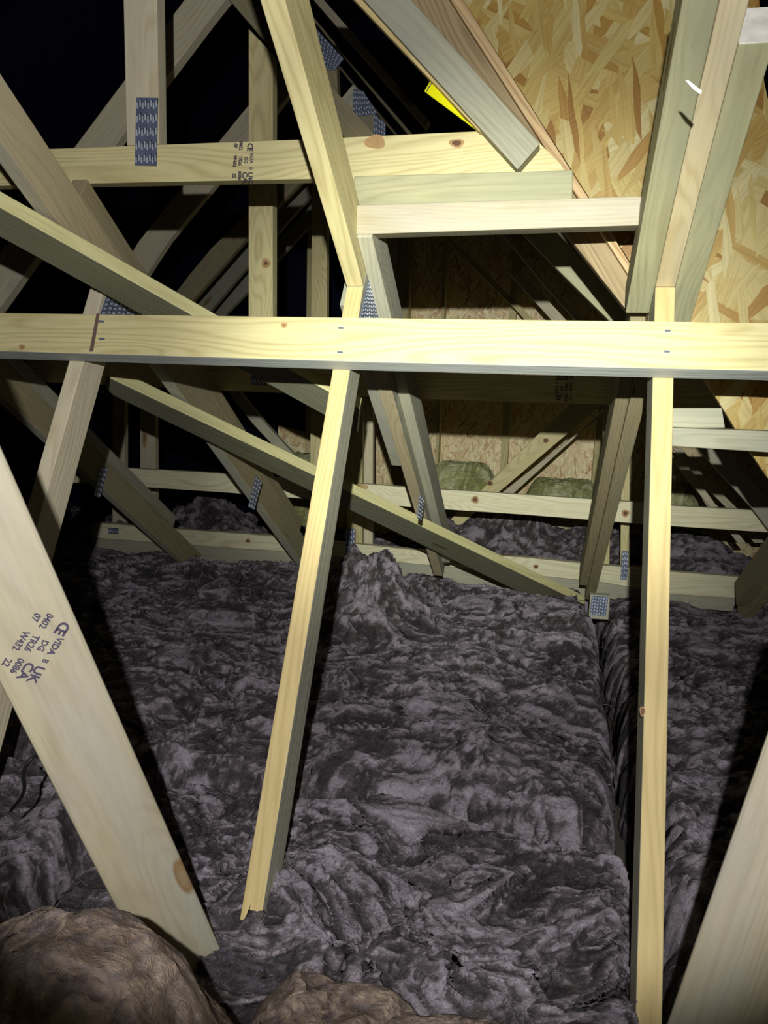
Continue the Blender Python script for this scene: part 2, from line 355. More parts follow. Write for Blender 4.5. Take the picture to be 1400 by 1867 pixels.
# ------------------------------------------------------------------ cross trusses (planes X = const)
SL = math.radians(35)
RD = Vector((0, math.cos(SL), -math.sin(SL))); RN = Vector((0, math.sin(SL), math.cos(SL)))    # down the rafter / up through it
K = Vector((0, 1.5, 1.247))
SD = Vector((0, -0.465, -0.885)).normalized(); SN = Vector((0, -SD.z, SD.y))                    # down the strut
SN = Vector((0, 0.885, -0.465)).normalized()                                                    # away from the camera
XT = {0: -1.59, 1: -0.997, 2: -0.412, 3: 0.182, 4: 0.775}
def rafter_pt(X, Y): 
    s = (Y-K.y)/RD.y; return Vector((X, Y, K.z+RD.z*s))
def member(name, X0, X1, P, Q, dn, depth, mat, parent, bev=0.0018):
    P = Vector((X0, P.y, P.z)); Q = Vector((X0, Q.y, Q.z))
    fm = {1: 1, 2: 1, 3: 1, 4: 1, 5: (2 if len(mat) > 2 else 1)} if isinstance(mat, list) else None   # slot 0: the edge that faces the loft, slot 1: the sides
    return box_between(name, P, Q, XV, X1-X0, dn, depth, mat, parent, bev, fm)
def strut(k, mat, parent, s1=1.40, name='strut', depth=0.072, w_=0.035):
    X = XT[k]; P = Vector((X-w_/2, K.y, K.z)); Q = P + SD*s1
    R_ = Q + SN*depth; T_ = P + SN*depth
    # top bevelled against the rafter
    T_ = P + SN*depth - SD*0.02
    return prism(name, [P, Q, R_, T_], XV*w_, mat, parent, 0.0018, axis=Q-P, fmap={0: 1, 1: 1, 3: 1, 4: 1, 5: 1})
def rafter(k, Y0, Y1, mat, parent, w_=0.035, depth=0.097, name='rafter'):
    X = XT[k]; return member(name, X-w_/2, X+w_/2, rafter_pt(X, Y0), rafter_pt(X, Y1), RN, depth, mat, parent)

# ---- the five cross trusses seen edge-on
def truss(k, label):
    return thing('roof_truss', rafter_pt(XT[k], 1.5), label, 'roof truss', None)
def sister(k, side, Y0, Y1, w_, up, depth, mat, parent, name='splice_board', lbl=None):
    if lbl: mat = [mat, mat, M_end]
    X = XT[k]; P = rafter_pt(X, Y0)+RN*up; Q = rafter_pt(X, Y1)+RN*up
    X0 = X+0.0178 if side > 0 else (X-0.0178-w_ if side < 0 else X-w_/2)
    o = member(name, X0, X0+w_, P, Q, RN, depth, mat, parent)
    if lbl: o['label'] = lbl
    return o
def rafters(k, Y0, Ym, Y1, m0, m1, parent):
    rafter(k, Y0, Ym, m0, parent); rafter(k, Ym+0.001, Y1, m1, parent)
t0 = truss(0, 'leftmost roof truss, its doubled rafter dropping into the wool at far left')
rafter(0, 1.0, 3.05, [W['grey'], W['olive']], t0); sister(0, 0, 1.3, 2.80, 0.035, 0.099, 0.045, W['grey'], t0)
t1 = truss(1, 'roof truss left of the tall bright strut, its wide rafter crossing behind the long beam')
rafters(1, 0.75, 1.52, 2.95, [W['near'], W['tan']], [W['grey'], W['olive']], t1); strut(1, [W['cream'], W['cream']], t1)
sister(1, 0, 1.37, 2.75, 0.035, 0.099, 0.045, W['olive'], t1)
t2 = truss(2, 'middle roof truss whose tall strut stands left of centre')
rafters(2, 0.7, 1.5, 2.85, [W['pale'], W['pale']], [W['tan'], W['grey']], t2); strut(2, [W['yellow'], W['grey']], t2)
sister(2, 1, 1.42, 2.80, 0.030, 0.035, 0.085, W['grey'], t2)
sister(2, -1, 1.55, 2.12, 0.030, 0.005, 0.09, W['grey'], t2)
t3 = truss(3, 'right roof truss whose near-vertical strut stands before the board ceiling')
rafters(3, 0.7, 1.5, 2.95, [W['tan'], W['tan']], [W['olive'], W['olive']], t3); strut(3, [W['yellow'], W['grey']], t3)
sister(3, -1, 1.075, 1.56, 0.044, 0.0, 0.075, W['green'], t3, lbl='green treated block fixed along the left of the rafter')
sister(3, 1, 1.13, 1.60, 0.044, 0.0, 0.075, W['green'], t3, lbl='green treated block fixed along the right of the rafter')
sister(3, -1, 1.60, 2.85, 0.030, 0.012, 0.09, W['olive'], t3)
t4 = truss(4, 'rightmost roof truss, only the foot of its rafter in view')
rafter(4, 1.75, 3.05, W['olive'], t4); sister(4, -1, 2.3, 2.95, 0.035, 0.03, 0.097, W['olive'], t4)

# plates pressed onto the sides of the trusses
def xplate(k, pxs, side, rows, cols, parent, dx=0.0178):
    X = XT[k]+side*dx
    return plate(*[on_x(a, b, X) for a, b in pxs], Vector((side, 0, 0)), rows, cols, parent)
xplate(1, [(196, 534), (262, 540), (262, 590), (176, 590)], 1, 7, 9, t1, 0.0182)
xplate(1, [(466, 866), (477, 880), (463, 930), (452, 924)], 1, 7, 3, t1, 0.054)
xplate(0, [(183, 850), (197, 851), (182, 907), (170, 905)], 1, 6, 3, t0, 0.0182)
xplate(2, [(674, 500), (676, 500), (692, 582), (656, 582)], 1, 12, 8, t2, 0.0182)
xplate(2, [(765, 902), (773, 912), (768, 950), (760, 944)], 1, 6, 3, t2, 0.049)

# ---- long binder nailed across the struts
bo = K - SN*0.0
bplane_p = K - SN*0.036
def on_b(px, py): return on_plane(px, py, bplane_p, SN)
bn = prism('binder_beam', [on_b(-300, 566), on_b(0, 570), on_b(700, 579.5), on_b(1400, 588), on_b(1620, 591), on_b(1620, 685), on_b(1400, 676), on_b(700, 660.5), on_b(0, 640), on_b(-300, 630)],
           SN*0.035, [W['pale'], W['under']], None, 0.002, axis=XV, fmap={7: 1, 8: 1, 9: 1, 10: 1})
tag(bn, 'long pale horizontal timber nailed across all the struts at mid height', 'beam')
def mark(name, pts, mat, parent, n=SN, lift=0.0006):
    return prism(name, [p - n*lift for p in pts], n*0.0004, mat, parent, 0)
mark('pencil_mark', [on_b(176, 572), on_b(182, 572), on_b(170, 641), on_b(163, 641)], M_mark, bn)
for a, b in ((1217, 603), (1216, 641), (622, 598), (620, 642), (185, 586), (186, 618)):
    mark('nail_head', [on_b(a-5, b-2), on_b(a+5, b-1), on_b(a+5, b+2), on_b(a-5, b+2)], M_steel, bn)

# ---- long flat braces under the rafters
def brace(name, px_mid, px_low, lift, t, mat, label, bev=0.0018):
    P = K - RN*lift
    pts = [on_plane(a, b, P, RN) for a, b in px_mid] + [on_plane(a, b, P, RN) for a, b in reversed(px_low)]
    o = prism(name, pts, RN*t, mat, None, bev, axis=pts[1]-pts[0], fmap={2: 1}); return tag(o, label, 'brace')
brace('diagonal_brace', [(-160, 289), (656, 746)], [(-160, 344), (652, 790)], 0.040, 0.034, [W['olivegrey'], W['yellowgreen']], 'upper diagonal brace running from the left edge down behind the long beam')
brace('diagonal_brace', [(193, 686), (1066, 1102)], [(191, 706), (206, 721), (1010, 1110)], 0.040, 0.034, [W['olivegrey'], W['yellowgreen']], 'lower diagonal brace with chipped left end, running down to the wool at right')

# ---- noggins
def nog(name, px, Y, t, mat, label, cat='noggin', parent=None, bev=0.002):
    o = ypoly(name, px, Y, t, mat, parent, bev, XV); return tag(o, label, cat)
nog('noggin', [(645, 374), (1183, 357), (1180, 410), (645, 427.5)], 1.44, 0.047, W['near'], 'pale lower noggin spanning between the two struts under the collar')
nog('noggin', [(645, 321), (1044, 310), (1043, 385), (645, 397)], 1.490, 0.105, W['green'], 'greenish upper noggin lying directly on the pale noggin', bev=0.002)  # hidden extra depth and lower part added to stop light slipping through
nog('noggin', [(1205, 744), (1316, 744), (1322, 780), (1205, 781)], 1.655, 0.035, W['grey'], 'short grey noggin right of the near-vertical strut, upper of two')
nog('noggin', [(1190, 779), (1460, 788), (1460, 829), (1190, 811)], 1.60, 0.045, W['grey'], 'long grey noggin right of the near-vertical strut, lower of two')

# ---- board ceiling over the cross trusses
YO = 1.70
ob = ypoly('wall_board', [(725, -190), (845, 0), (1154, 486), (1311, 734), (1345, 790), (1400, 872), (1480, 872), (1480, 420), (1404, 200), (1393, 150), (1384, 0), (1376, -190)], YO, 0.018, M_osb, None, 0.0, XV)
tag(ob, 'large strand board panel behind the right roof truss at upper right', 'board')

# ---- main roof trusses (planes Y = const)
def ymember(name, px, Y, t, mat, parent, bev=0.0015): return ypoly(name, px, Y, t, mat, parent, bev)
# first main truss: collar, post, hip board and cut rafter
YA = 1.60
ta = thing('roof_truss', on_y(560, 290, YA), 'nearest main truss, its collar with a black stamp crossing behind the tall strut', 'roof truss')
ypoly('collar', [(-80, 277.5), (550, 254), (878, 238.6), (958, 235), (1022, 298), (1039, 328), (647, 345), (643, 324.5), (575, 326), (136, 335), (-80, 341)], YA, 0.035, W['pale'], ta, 0.0015, XV)  # hidden lower lip behind the upper noggin added to block a light slit
ymember('post', [(217, -110), (285, -110), (286, 0), (290, 263), (231, 265), (225, 0)], YA-0.001, 0.035, W['cream'], ta)
yplate([(249, 178), (288.5, 178.6), (286, 303), (246, 302)], YA-0.0012, 5, 8, ta)
A0 = on_y(464, 261, YA-0.0008)
stamp(ta, A0, on_y(461, 325, YA)-A0, on_y(470, 261, YA)-A0, 0.083, 0.050)
lo = ypoly('cut_rafter', [(592, -80), (678, -80), (750, 0), (984, 262), (943.5, 309), (664, 0)], 1.555, 0.035, W['grey'], None)
tag(lo, 'grey-green sloping timber with a square sawn lower end resting over the collar', 'rafter')
lo2 = ypoly('lath', [(584, -66), (604, -66), (662, 0), (889, 244), (872, 238), (646, 0)], 1.575, 0.022, W['yellow'], None)
tag(lo2, 'thin yellow-edged lath showing under the grey-green sloping timber', 'lath')
hb = ypoly('valley_board', [(640, -90), (765, -90), (822, 0), (1018, 307), (1104, 437), (1149, 507), (1178, 560), (1190, 600), (1168, 600), (1144, 568), (1030, 424), (901, 262), (693, 0)], 1.655, 0.035, W['brown'], None)
tag(hb, 'rough brown board running down beside the strand board', 'board')
hs = ypoly('edge_strip', [(776, -70), (800, -70), (845, 0), (1036, 303), (1113, 423), (1153, 488), (1149, 507), (1104, 437), (1018, 307), (821, 0)], 1.634, 0.02, W['strip'], None)
tag(hs, 'narrow orange sawn strip along the edge of the strand board', 'strip')
tp = ypoly('plastic_strap', [(773.5, 166.5), (784, 148), (850, 220), (885, 250), (875, 240)], 1.592, 0.0015, M_tape, None, 0, XV)
tag(tp, 'bright yellow plastic strap hanging behind the grey-green sloping timber', 'strap')
ypoly('strap_line', [(776.0, 167.6), (777.4, 168.2), (787.4, 150.9), (786.0, 149.9)], 1.5912, 0.0008, M_ink, tp, 0)

# second main truss: shadowed tie, post, left rafter, right rafter
YC = 2.08
tcx = thing('roof_truss', on_y(480, 690, YC), 'main truss with dark tie just below the long beam and a tall post above', 'roof truss')
ypoly('tie', [(50, 640), (348, 655), (730, 677), (950, 683), (1290, 690), (1316, 748), (1128, 738), (950, 733), (750, 726), (500, 716), (384, 711), (50, 695)], YC, 0.035, W['pale'], tcx, 0.0015, XV)
ymember('post', [(453, 52), (497, 98), (497, 660), (453, 660)], YC-0.001, 0.035, W['pale'], tcx)
yplate([(458, 672), (487, 673), (486, 703), (457, 702)], YC-0.0012, 2, 8, tcx)
A0 = on_y(1011, 730, YC-0.0008)
stamp(tcx, A0, on_y(1012, 684, YC)-A0, on_y(1005, 730, YC)-A0, 0.075, 0.05)
ymember('rafter', [(-70, 560), (136, 268), (227, 146), (410, -100), (482, -90), (382, 36), (209, 266), (3, 558), (-60, 640)], YC+0.05, 0.035, W['cream'], tcx)
ymember('rafter', [(380, -40), (418, 0), (459, 48), (512, 111), (640, 265), (700, 265), (614, 168), (500, 30), (450, -40)], YC+0.05, 0.035, W['olive'], tcx)
ymember('rafter', [(905, 375), (962, 366), (1068, 481), (1137, 556), (1235, 672), (1180, 672), (1107, 581), (1008, 483)], YC+0.05, 0.035, W['green'], tcx)
# third and following main trusses, deeper in
def deep(Y, label, parts, group=None):
    c = parts[0][1]; cx_ = sum(p[0] for p in c)/len(c); cy_ = sum(p[1] for p in c)/len(c)
    t = thing('roof_truss', on_y(cx_, cy_, Y), label, 'roof truss', group)
    for i, (nm, px, m, dy) in enumerate(parts): ymember(nm, px, Y+dy, 0.035, W[m], t)
    return t
t5 = deep(2.95, 'main truss whose left rafter runs behind the dark gap under the collar', [
    ('rafter', [(180, 560), (253, 440), (330, 343), (452, 193), (560, 60), (590, 90), (480, 232), (387, 343), (307, 440), (222, 570)], 'cream', 0.0),
    ('rafter', [(1262, 806), (1308, 806), (1345, 849), (1450, 965), (1450, 1030), (1373, 929), (1298, 847)], 'grey', 0.0)])
t6 = deep(3.45, 'main truss with paired grey rafters left of the tall post', [
    ('rafter', [(300, 560), (346, 500), (386, 452), (452, 386), (570, 262), (590, 290), (455, 428), (350, 549), (336, 565)], 'olive', 0.0),
    ('post', [(569, 300), (597, 300), (594, 900), (565, 900)], 'pale', -0.12),
    ('rafter', [(905, 415), (913, 415), (999, 520), (1060, 581), (1162, 700), (1148, 700), (1050, 585), (993, 521)], 'cream', 0.0),
    ('rafter', [(1225, 838), (1240, 830), (1307, 923), (1360, 990), (1345, 990), (1292, 922)], 'cream', 0.0)])
t7 = deep(3.85, 'main truss with a grey rafter between two others behind the tall post', [
    ('rafter', [(335, 575), (457, 432), (575, 300), (590, 330), (439, 500), (378, 573)], 'grey', 0.0),
    ('rafter', [(930, 500), (955, 500), (1030, 581), (1130, 700), (1095, 700), (1003, 581)], 'cream', 0.0),
    ('rafter', [(1225, 815), (1245, 820), (1280, 864), (1342, 925), (1395, 990), (1375, 990), (1323, 925), (1262, 864)], 'cream', 0.0)])
t8 = deep(4.2, 'deepest main truss in view, its thin rafters nearly lost in the dark', [
    ('rafter', [(372, 590), (446, 503), (570, 370), (575, 400), (452, 532), (411, 574), (395, 592)], 'grey', 0.0),
    ('rafter', [(800, 425), (812, 425), (961, 570), (1075, 700), (1055, 700), (945, 570)], 'pale', 0.0),
    ('rafter', [(1270, 846), (1275, 846), (1350, 925), (1410, 990), (1404, 990), (1344, 925)], 'cream', 0.0)])
# slim upper rafters seen between the strut and the grey-green timber
for px, Y, m, lb in (
    ([(540, -40), (556, -40), (782, 220), (774, 232), (572, 0)], 3.0, 'cream', 'thin pale rafter edge ending in mid air above the collar'),
    ([(560, 24), (566, 24), (650, 126), (752, 245), (745, 247), (646, 128)], 3.6, 'olive', 'thin dim rafter edge reaching the collar, right one of two'),
    ([(560, 50), (563, 50), (640, 145), (726, 247), (721, 248), (636, 147)], 4.2, 'olive', 'thin dim rafter edge reaching the collar, left one of two')):
    tag(ypoly('rafter', px, Y, 0.05, W[m], None), lb, 'rafter')
# timbers and joint plates high up between the rafters
tt = thing('roof_truss', on_y(640, 200, 2.5), 'upper truss joints with two dark pressed plates right of the tall strut', 'roof truss')
ymember('web', [(600, 205), (644, 153), (666, 181), (640, 225)], 2.52, 0.035, W['grey'], tt)
ymember('post', [(650, 200), (681, 200), (681, 262), (650, 262)], 2.50, 0.035, W['olive'], tt)
ymember('post', [(590, 110), (613, 110), (616, 176), (590, 176)], 2.50, 0.035, W['olive'], tt)
plate_a = yplate([(573, 48), (627, 108), (611, 128), (570, 128)], 2.497, 8, 9, tt)
yplate([(644, 162), (662, 166), (689, 208), (643, 214)], 2.497, 5, 8, tt)
yplate([(681, 205), (703, 226), (703, 262), (680, 262)], 2.495, 5, 5, tt)
# diagonal webs seen past the right-hand rafter
d1 = ypoly('diagonal_web', [(795, 973), (900, 871), (991, 782), (1088, 690), (1140, 700), (1041, 785), (911, 896), (815, 980)], 3.75, 0.035, W['pale'], None)
tag(d1, 'wider pale diagonal web with two knots in front of the end wall', 'web')
d2 = ypoly('diagonal_web', [(913, 900), (1052, 790), (1128, 722), (1142, 722), (1060, 787), (930, 905)], 3.85, 0.035, W['cream'], None)
tag(d2, 'thin diagonal web just below the wider knotted one', 'web')
d3 = ypoly('diagonal_web', [(395, 690), (425, 700), (484, 773), (560, 855), (562, 900), (545, 862), (461, 773)], 3.4, 0.035, W['grey'], None)
tag(d3, 'grey diagonal web descending left of the tall strut behind the lower brace', 'web')
# posts standing on the ceiling joists far back
for px, Y, m, lb in (
    ([(634, 700), (661, 700), (660, 1000), (632, 1000)], 3.30, 'pale', 'pale post just right of the tall strut, with a nail plate at its foot'),
    ([(664, 705), (680, 705), (679, 1000), (663, 1000)], 3.36, 'cream', 'narrow post beside the plated post right of the tall strut'),
    ([(255, 690), (282, 690), (284, 960), (256, 960)], 3.45, 'cream', 'thin post above the far joist left of the wide rafter'),
    ([(205, 700), (227, 700), (227, 960), (205, 960)], 3.55, 'cream', 'leftmost far post, half in shadow'),
    ([(1100, 740), (1118, 740), (1110, 1060), (1093, 1060)], 3.35, 'pale', 'slim far post behind the grey right-hand rafter'),
    ([(1133, 740), (1148, 740), (1147, 1060), (1131, 1060)], 3.30, 'pale', 'slim far post left of the near-vertical strut')):
    o = tag(ypoly('post', px, Y, 0.035, W[m], None), lb, 'post')
    if lb.startswith('pale'): yplate([(630, 964), (647.5, 964), (647, 1012), (629.5, 1012)], 3.145, 5, 4, o)
    if lb.startswith('slim far post left'): yplate([(1134, 1005), (1146, 1005), (1143, 1057), (1131, 1057)], 3.145, 6, 3, o)
# horizontals at ceiling level
j1 = ypoly('binder', [(130, 848), (221, 853), (368, 861), (643, 881), (779, 891), (900, 898.5), (1150, 915), (1221, 922), (1400, 932), (1560, 942), (1560, 981), (1400, 970.7), (1220, 959), (1148, 953.6), (950, 938), (787, 927), (707, 921), (398, 897), (250, 887.5), (130, 880)], 3.05, 0.03, W['bright'], None, 0.0015, XV)
tag(j1, 'pale far rail crossing the whole loft above the wool, upper of two', 'beam')
j2 = ypoly('ceiling_joist', [(170, 953), (336, 966), (464, 975), (650, 992), (761, 1003.6), (889, 1012.5), (950, 1016), (1059, 1027), (1218, 1042), (1372, 1054), (1345, 1091), (1218, 1083), (1137, 1068.5), (1104, 1062.5), (900, 1041), (761, 1028.6), (657, 1018), (489, 1003.6), (361, 995), (166, 980)], 3.15, 0.035, W['bright'], None, 0.0015, XV)
tag(j2, 'pale far joist at wool level, lower of the two rails', 'joist')
yplate([(198, 962), (216, 963), (216, 974), (198, 973)], 3.1485, 1, 6, j2)
j3 = ypoly('ceiling_joist', [(166, 980), (361, 995), (489, 1003), (657, 1018), (761, 1028), (900, 1041), (1104, 1062), (1137, 1068), (1218, 1083), (1345, 1091), (1334, 1115), (1218, 1105), (1082, 1088), (893, 1071), (768, 1062), (500, 1034), (364, 1022), (166, 1007)], 3.175, 0.035, W['grey'], None, 0.0015, XV)
tag(j3, 'weathered grey joist directly beneath the pale far joist', 'joist')
st = ypoly('timber_stub', [(1076, 1084), (1112, 1086), (1109, 1130), (1073, 1128)], 2.70, 0.03, W['grey'], None)
tag(st, 'short plated timber stub poking out of the wool at the foot of the grey rafter', 'timber stub')
yplate([(1079, 1086), (1109, 1088), (1104, 1124), (1075, 1120)], 2.698, 6, 6, st)
# studs on the end wall
for i, (x0, x1, lb) in enumerate(((719, 742, 'end wall stud nearest the middle truss'), (800, 806, 'thin end wall stud between the middle truss and the knotted web'), (921, 934, 'end wall stud just left of the knotted diagonal web'), (1092, 1106, 'end wall stud nearest the near-vertical strut'), (560, 574, 'end wall stud left of the middle truss'))):
    P = on_y(x0, 700, 4.45); Q = on_y(x1, 700, 4.45)
    o = box_between('wall_stud', Vector((P.x, 4.42, 0.1)), Vector((P.x, 4.42, 2.3)), XV, Q.x-P.x, YV, 0.08, W['pale']); tag(o, lb, 'stud', None)

# ---- near timbers close to the camera
def near_timber(name, a, za, b, zb, width, t, mat, label, ext0, ext1, side=None):
    A = at_z(*a, za); B = at_z(*b, zb); d = (B-A).normalized(); A = A-d*ext0; B = B+d*ext1
    mid = (A+B)/2; n = (mid-CAM); n = (n-d*n.dot(d)).normalized(); u = d.cross(n).normalized()
    pts = [A-u*width/2, B-u*width/2, B+u*width/2, A+u*width/2]
    o = prism(name, pts, n*t, mat, None, 0.004, axis=d); tag(o, label, 'timber')
    return o, A, B, d, n, u
f1, fA, fB, fd, fn, fu = near_timber('timber_web', (-81, 866), 0.74, (298, 1664), 1.03, 0.097, 0.035, W['near'], 'broad stamped timber close to the camera, slanting down from the left edge', 0.25, 0.16)
P0 = on_plane(134, 1140, fA, fn); P1 = on_plane(62, 1252, fA, fn)
stamp(f1, P0 - fn*0.0006, (P1-P0), -fn.cross(P1-P0), (P1-P0).length*0.98, 0.050)
near_timber('timber_web', (1488, 1411), 0.70, (1298, 1900), 0.86, 0.098, 0.035, W['near'], 'blurred broad timber close to the camera at the lower right corner', 0.2, 0.22)

# ---- knots showing on the sawn faces
M_knot = plain('dark_knot', (0.16, 0.085, 0.045), 0.7, 0, 0.2, 0.3); M_knotr = plain('knot_ring', (0.46, 0.29, 0.13), 0.7, 0, 0.2, 0.2)
def knot(parent, fn, cx, cy, rx, ry, n, core=0.55):
    V, Fc, MI = [], [], []
    for s_, lift, mi in ((1.0, 0.0005, 0), (core, 0.0009, 1)):
        b = len(V)
        for i in range(20):
            a = 2*math.pi*i/20; k = 1+0.10*math.sin(3*a+cx)
            V.append(tuple(fn(cx+rx*s_*k*math.cos(a), cy+ry*s_*k*math.sin(a)) + n*lift))
        Fc.append(list(range(b, b+20))); MI.append(mi)
    me = bpy.data.meshes.new('knot'); me.from_pydata(V, [], Fc)
    for p, m in zip(me.polygons, MI): p.material_index = m
    return link('knot', me, [M_knotr, M_knot], parent)
NY = Vector((0, -1, 0))
child = lambda t, nm: next(c for c in t.children if c.name.split('.')[0] == nm)
kc = child(ta, 'collar'); fy = lambda Y: (lambda a, b: on_y(a, b, Y))
knot(kc, fy(YA-0.0002), 833, 261, 14, 8, NY, 0.6); knot(kc, fy(YA-0.0002), 684, 259, 19, 13, NY, 0.0001)
knot(child(tcx, 'post'), fy(YC-0.0012), 485, 480, 8, 9, NY, 0.4)
for a, b in ((866, 911), (1140, 936)): knot(j1, fy(3.0498), a, b, 7, 7, NY, 0.5)
for a, b in ((977, 1033), (452, 986)): knot(j2, fy(3.1498), a, b, 5, 4, NY, 0.6)
for a, b in ((995, 803), (893, 881)): knot(d1, fy(3.7498), a, b, 6, 5, NY, 0.7)
knot(child(t3, 'strut'), lambda a, b: on_plane(a, b, K-SN*0.0004, SN), 1171, 1297, 5, 9, -SN, 0.8)
knot(bn, on_b, 40, 633, 6, 5, -SN, 0.3); knot(bn, on_b, 518, 593, 6, 5, -SN, 0.3)
# splinter standing off the green block
sp_ = prism('splinter', [on_y(a, b, 1.02) for a, b in ((1249, 146), (1256, 147), (1280, 166), (1277, 172), (1264, 163))], Vector((0, 0.003, 0)), M_end, t3, 0)

# ---- small things
cu = bpy.data.curves.new('cable', 'CURVE'); cu.dimensions = '3D'; cu.bevel_depth = 0.0028; cu.bevel_resolution = 3
s_ = cu.splines.new('BEZIER'); cp = [(20, 1478, 1.20), (44, 1440, 1.17), (46, 1400, 1.16), (66, 1378, 1.17), (95, 1400, 1.20)]
s_.bezier_points.add(len(cp)-1)
for q, (a, b, z) in zip(s_.bezier_points, cp): q.co = at_z(a, b, z); q.handle_left_type = q.handle_right_type = 'AUTO'
tmp = bpy.data.objects.new('c', cu); col.objects.link(tmp); me = bpy.data.meshes.new_from_object(tmp.evaluated_get(bpy.context.evaluated_depsgraph_get())); bpy.data.objects.remove(tmp)
me.materials.clear(); o = link('cable', me, M_cable); tag(o, 'thin black cable looping up out of the wool at the left edge', 'cable')
# blue crayon mark at the top of the middle truss node
mk = prism('crayon_mark', [on_x(a, b, XT[2]+0.0184) for a, b in ((667, 440), (670, 440), (673, 453), (671, 453))], Vector((0.0004, 0, 0)), M_blue, t2, 0)

# ------------------------------------------------------------------ mineral wool
def vnoise(x, y, seed):
    r = np.random.default_rng(seed); G = r.random((256, 256))
    xi = np.floor(x).astype(int); yi = np.floor(y).astype(int); fx = x-xi; fy = y-yi
    fx = fx*fx*fx*(fx*(fx*6-15)+10); fy = fy*fy*fy*(fy*(fy*6-15)+10)
    g = lambda a, b: G[a & 255, b & 255]
    return (g(xi, yi)*(1-fx)+g(xi+1, yi)*fx)*(1-fy)+(g(xi, yi+1)*(1-fx)+g(xi+1, yi+1)*fx)*fy
def fbm(x, y, seed, o=4, g=0.5):
    s = 0; a = 1; t = 0
    for i in range(o):
        s = s+a*vnoise(x, y, seed+i); t += a; a *= g; x = x*2.03+7.1; y = y*2.03+3.3
    return s/t
def ridge(x, y, seed, o=3):
    s = 0; a = 1; t = 0
    for i in range(o):
        s = s+a*(1-np.abs(2*vnoise(x, y, seed+i)-1)); t += a; a *= 0.55; x = x*2.1+1.7; y = y*2.1+9.2
    return s/t
def wool_batt(name, label, X0, X1, Y0, Y1, ztop, mat, step=0.008, r=0.07, amp=1.0, bumps=(), rot=0.0, seed=1, fibres=500, stretch=3.4, zbot=0.02, cat='insulation', edge=0.03):
    nx = int((X1-X0)/step)+1; ny = int((Y1-Y0)/step)+1
    U, V = np.meshgrid(np.linspace(0, 1, nx), np.linspace(0, 1, ny), indexing='ij')
    X = X0+(X1-X0)*U; Y = Y0+(Y1-Y0)*V
    # wavy outline
    X = X + (fbm(X*4, Y*4, seed+50)-0.5)*edge*2; Y = Y + (fbm(X*4+30, Y*4, seed+51)-0.5)*edge*2
    ex = np.minimum(U*(X1-X0), (1-U)*(X1-X0)); ey = np.minimum(V*(Y1-Y0), (1-V)*(Y1-Y0))
    f = lambda e: np.sqrt(np.clip(1-(1-np.clip(e/r, 0, 1))**2, 0, 1))
    prof = f(ex)*f(ey)
    wx = (fbm(X*3.1, Y*3.1, seed+1, 3)-0.5)*0.42; wy = (fbm(X*3.1+11, Y*3.1+5, seed+2, 3)-0.5)*0.42
    c, s = math.cos(rot), math.sin(rot)
    A = (X*c+Y*s+wx); B = (-X*s+Y*c+wy)
    A2 = A+(fbm(A*9, B*9, seed+3, 3)-0.5)*0.14; B2 = B+(fbm(A*9+3, B*9+8, seed+4, 3)-0.5)*0.14
    h1 = fbm(A2*3.0, B2*3.0*stretch*0.7, seed+5, 2)-0.5
    h2 = ridge(A2*5.5, B2*5.5*stretch, seed+8, 3)-0.6
    h3 = ridge(A2*16, B2*16*stretch, seed+12, 3)-0.6
    h4 = fbm(A2*60, B2*60*stretch, seed+16, 2)-0.5
    h5 = ridge(A2*34, B2*34*stretch, seed+27, 2)-0.6
    h = (h1*0.10+h2*0.055+h3*0.026+h5*0.010+h4*0.006)*amp
    Z = ztop+h
    for bx, by, bh, br in bumps: Z = Z+bh*np.exp(-((X-bx)**2+(Y-by)**2)/br**2)*(0.75+0.9*(fbm(X*12, Y*12, seed+33, 3)-0.2))
    Z = zbot+(Z-zbot)*prof
    # folds hang over one another
    X = X+h3*0.03*amp+ (fbm(B*14, A*14, seed+21, 2)-0.5)*0.02; Y = Y-h2*0.05*amp-h3*0.02*amp
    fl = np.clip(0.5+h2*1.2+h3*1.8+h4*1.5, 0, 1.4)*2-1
    P = np.stack([X, Y, Z], -1).reshape(-1, 3)
    idx = np.arange(nx*ny).reshape(nx, ny)
    F = np.stack([idx[:-1, :-1], idx[1:, :-1], idx[1:, 1:], idx[:-1, 1:]], -1).reshape(-1, 4)
    flv = fl.reshape(-1)
    # loose fibres
    r2 = np.random.default_rng(seed+99); NP = len(P); fv = []; ff = []; fl2 = []
    for k in range(fibres):
        i = int(r2.integers(NP)); p = P[i].copy()
        if prof.reshape(-1)[i] < 0.5: continue
        ang = r2.normal(0, 0.9)+rot; ln = r2.uniform(0.012, 0.045); cv = r2.normal(0, 2.2); lift = r2.uniform(0.002, 0.012)
        q = p.copy(); seg = 7; b = NP+len(fv); wd = r2.uniform(0.0003, 0.0007)
        for j in range(seg+1):
            t = j/seg; zz = p[2]+0.001+lift*math.sin(math.pi*min(1, t*1.05))
            fv.append((q[0], q[1], zz-wd)); fv.append((q[0], q[1], zz+wd)); fl2 += [0.9, 0.9]
            if j < seg:
                ff.append((b+2*j, b+2*j+2, b+2*j+3, b+2*j+1))
                q[0] += math.cos(ang)*ln/seg; q[1] += math.sin(ang)*ln/seg; ang += cv/seg
    if fv: P = np.vstack([P, np.array(fv)]); F = np.vstack([F, np.array(ff)]); flv = np.concatenate([flv, np.array(fl2)])
    me = bpy.data.meshes.new(name)
    me.vertices.add(len(P)); me.vertices.foreach_set('co', P.astype(np.float32).ravel())
    me.loops.add(F.size); me.loops.foreach_set('vertex_index', F.astype(np.int32).ravel())
    me.polygons.add(len(F)); me.polygons.foreach_set('loop_start', np.arange(0, F.size, 4, dtype=np.int32)); me.polygons.foreach_set('loop_total', np.full(len(F), 4, dtype=np.int32))
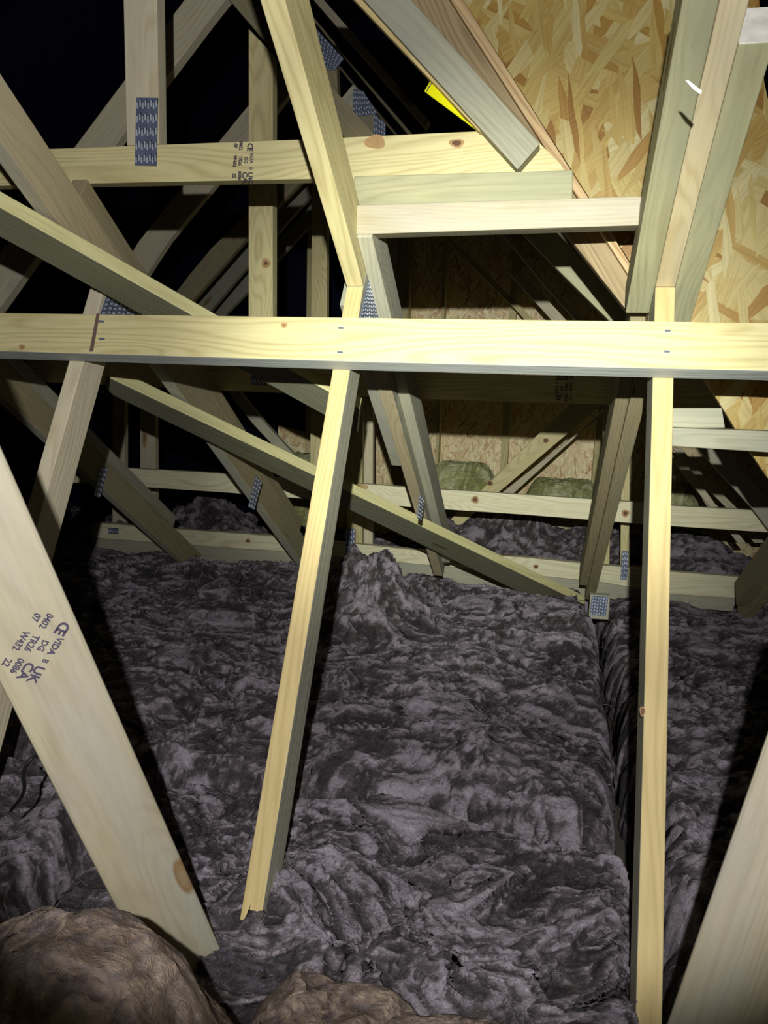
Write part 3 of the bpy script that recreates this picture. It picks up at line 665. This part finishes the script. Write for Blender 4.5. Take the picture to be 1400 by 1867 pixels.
    me.update(calc_edges=True)
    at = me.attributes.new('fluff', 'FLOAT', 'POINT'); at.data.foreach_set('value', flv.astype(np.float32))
    me.polygons.foreach_set('use_smooth', np.ones(len(F), dtype=bool))
    o = link(name, me, mat); return tag(o, label, cat)
def g(px, py, z0=0.22):
    rr = ray(px, py); P = CAM + rr*((z0-CAM.z)/rr.z); return P.x, P.y
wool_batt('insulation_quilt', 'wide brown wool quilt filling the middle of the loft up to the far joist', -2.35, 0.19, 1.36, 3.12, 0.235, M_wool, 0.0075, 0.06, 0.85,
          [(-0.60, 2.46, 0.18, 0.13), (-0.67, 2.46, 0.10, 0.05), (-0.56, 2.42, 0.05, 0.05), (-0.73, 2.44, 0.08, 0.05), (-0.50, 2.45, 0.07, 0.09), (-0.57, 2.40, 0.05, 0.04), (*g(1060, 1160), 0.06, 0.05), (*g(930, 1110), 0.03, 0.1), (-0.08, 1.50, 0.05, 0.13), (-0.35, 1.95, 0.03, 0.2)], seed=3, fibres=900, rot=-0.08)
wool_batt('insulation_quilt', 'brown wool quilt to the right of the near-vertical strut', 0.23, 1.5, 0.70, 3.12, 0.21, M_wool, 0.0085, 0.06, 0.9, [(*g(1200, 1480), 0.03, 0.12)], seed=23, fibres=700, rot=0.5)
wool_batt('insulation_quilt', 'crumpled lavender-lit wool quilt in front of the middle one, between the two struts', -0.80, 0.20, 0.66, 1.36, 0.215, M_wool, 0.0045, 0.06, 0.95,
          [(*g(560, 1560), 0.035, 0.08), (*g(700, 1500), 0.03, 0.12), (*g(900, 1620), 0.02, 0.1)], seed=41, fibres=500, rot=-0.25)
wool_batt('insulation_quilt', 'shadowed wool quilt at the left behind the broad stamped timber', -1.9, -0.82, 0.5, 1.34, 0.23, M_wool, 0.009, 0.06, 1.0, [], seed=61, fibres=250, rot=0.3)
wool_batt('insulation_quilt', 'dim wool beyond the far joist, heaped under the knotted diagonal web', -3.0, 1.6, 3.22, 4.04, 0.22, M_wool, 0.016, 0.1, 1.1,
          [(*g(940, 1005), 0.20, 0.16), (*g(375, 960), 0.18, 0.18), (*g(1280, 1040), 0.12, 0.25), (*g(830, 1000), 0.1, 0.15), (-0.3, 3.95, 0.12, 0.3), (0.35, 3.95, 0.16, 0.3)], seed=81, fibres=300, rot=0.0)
wool_batt('insulation_offcut', 'soft mound of wool in the lower left corner, coloured as unlit', -0.84, -0.22, 0.34, 0.76, 0.45, M_woolnear, 0.005, 0.19, 0.55, [(-0.42, 0.58, 0.07, 0.12)], seed=91, fibres=0, rot=0.6, stretch=1.5)
wool_batt('insulation_offcut', 'wool along the bottom centre below the struts, torch shadow painted in its tan', -0.36, 0.10, 0.46, 0.88, 0.315, M_woolnear, 0.005, 0.12, 0.7, [], seed=101, fibres=60, rot=-0.5, stretch=1.8)
# yellow-green quilts standing at the end wall
def lump(name, label, px, Y, z, r=0.12):
    X0 = on_y(px[0], 880, Y).x; X1 = on_y(px[1], 880, Y).x; zt = on_y((px[0]+px[1])/2, px[2], Y).z
    return wool_batt(name, label, X0, X1, Y-0.15, Y+0.2, zt, M_woolyel, 0.012, r, 0.6, [], seed=int(px[0]), fibres=60, zbot=0.05)
lump('insulation_roll', 'yellow-green wool roll at the end wall left of the knotted diagonal web', (768, 912, 846), 4.22, 0)
lump('insulation_roll', 'yellow-green wool roll at the end wall right of the knotted diagonal web', (945, 1110, 878), 4.22, 0)
lump('insulation_roll', 'dim yellow-green wool roll seen right of the near-vertical strut', (1190, 1290, 885), 4.22, 0)
lump('insulation_roll', 'pale wool roll at the end wall left of the tall strut', (500, 600, 828), 4.22, 0)
bpy.context.view_layer.update()
GROUPS = {'post': 'posts on the far joists', 'wall_stud': 'studs on the end wall', 'insulation_quilt': 'brown wool quilts', 'insulation_offcut': 'loose tan wool',
          'insulation_roll': 'wool rolls at the end wall', 'diagonal_web': 'far diagonal webs', 'diagonal_brace': 'long diagonal braces', 'noggin': 'noggins',
          'timber_web': 'timbers close to the camera', 'ceiling_joist': 'far ceiling joists', 'rafter': 'slim upper rafters'}
for o in list(S.objects):
    if o.parent is None and o.get('category'):
        k = o.name.split('.')[0]
        if k == 'roof_truss': o['group'] = 'cross trusses' if o in (t0, t1, t2, t3, t4) else 'main roof trusses'
        elif k in GROUPS: o['group'] = GROUPS[k]
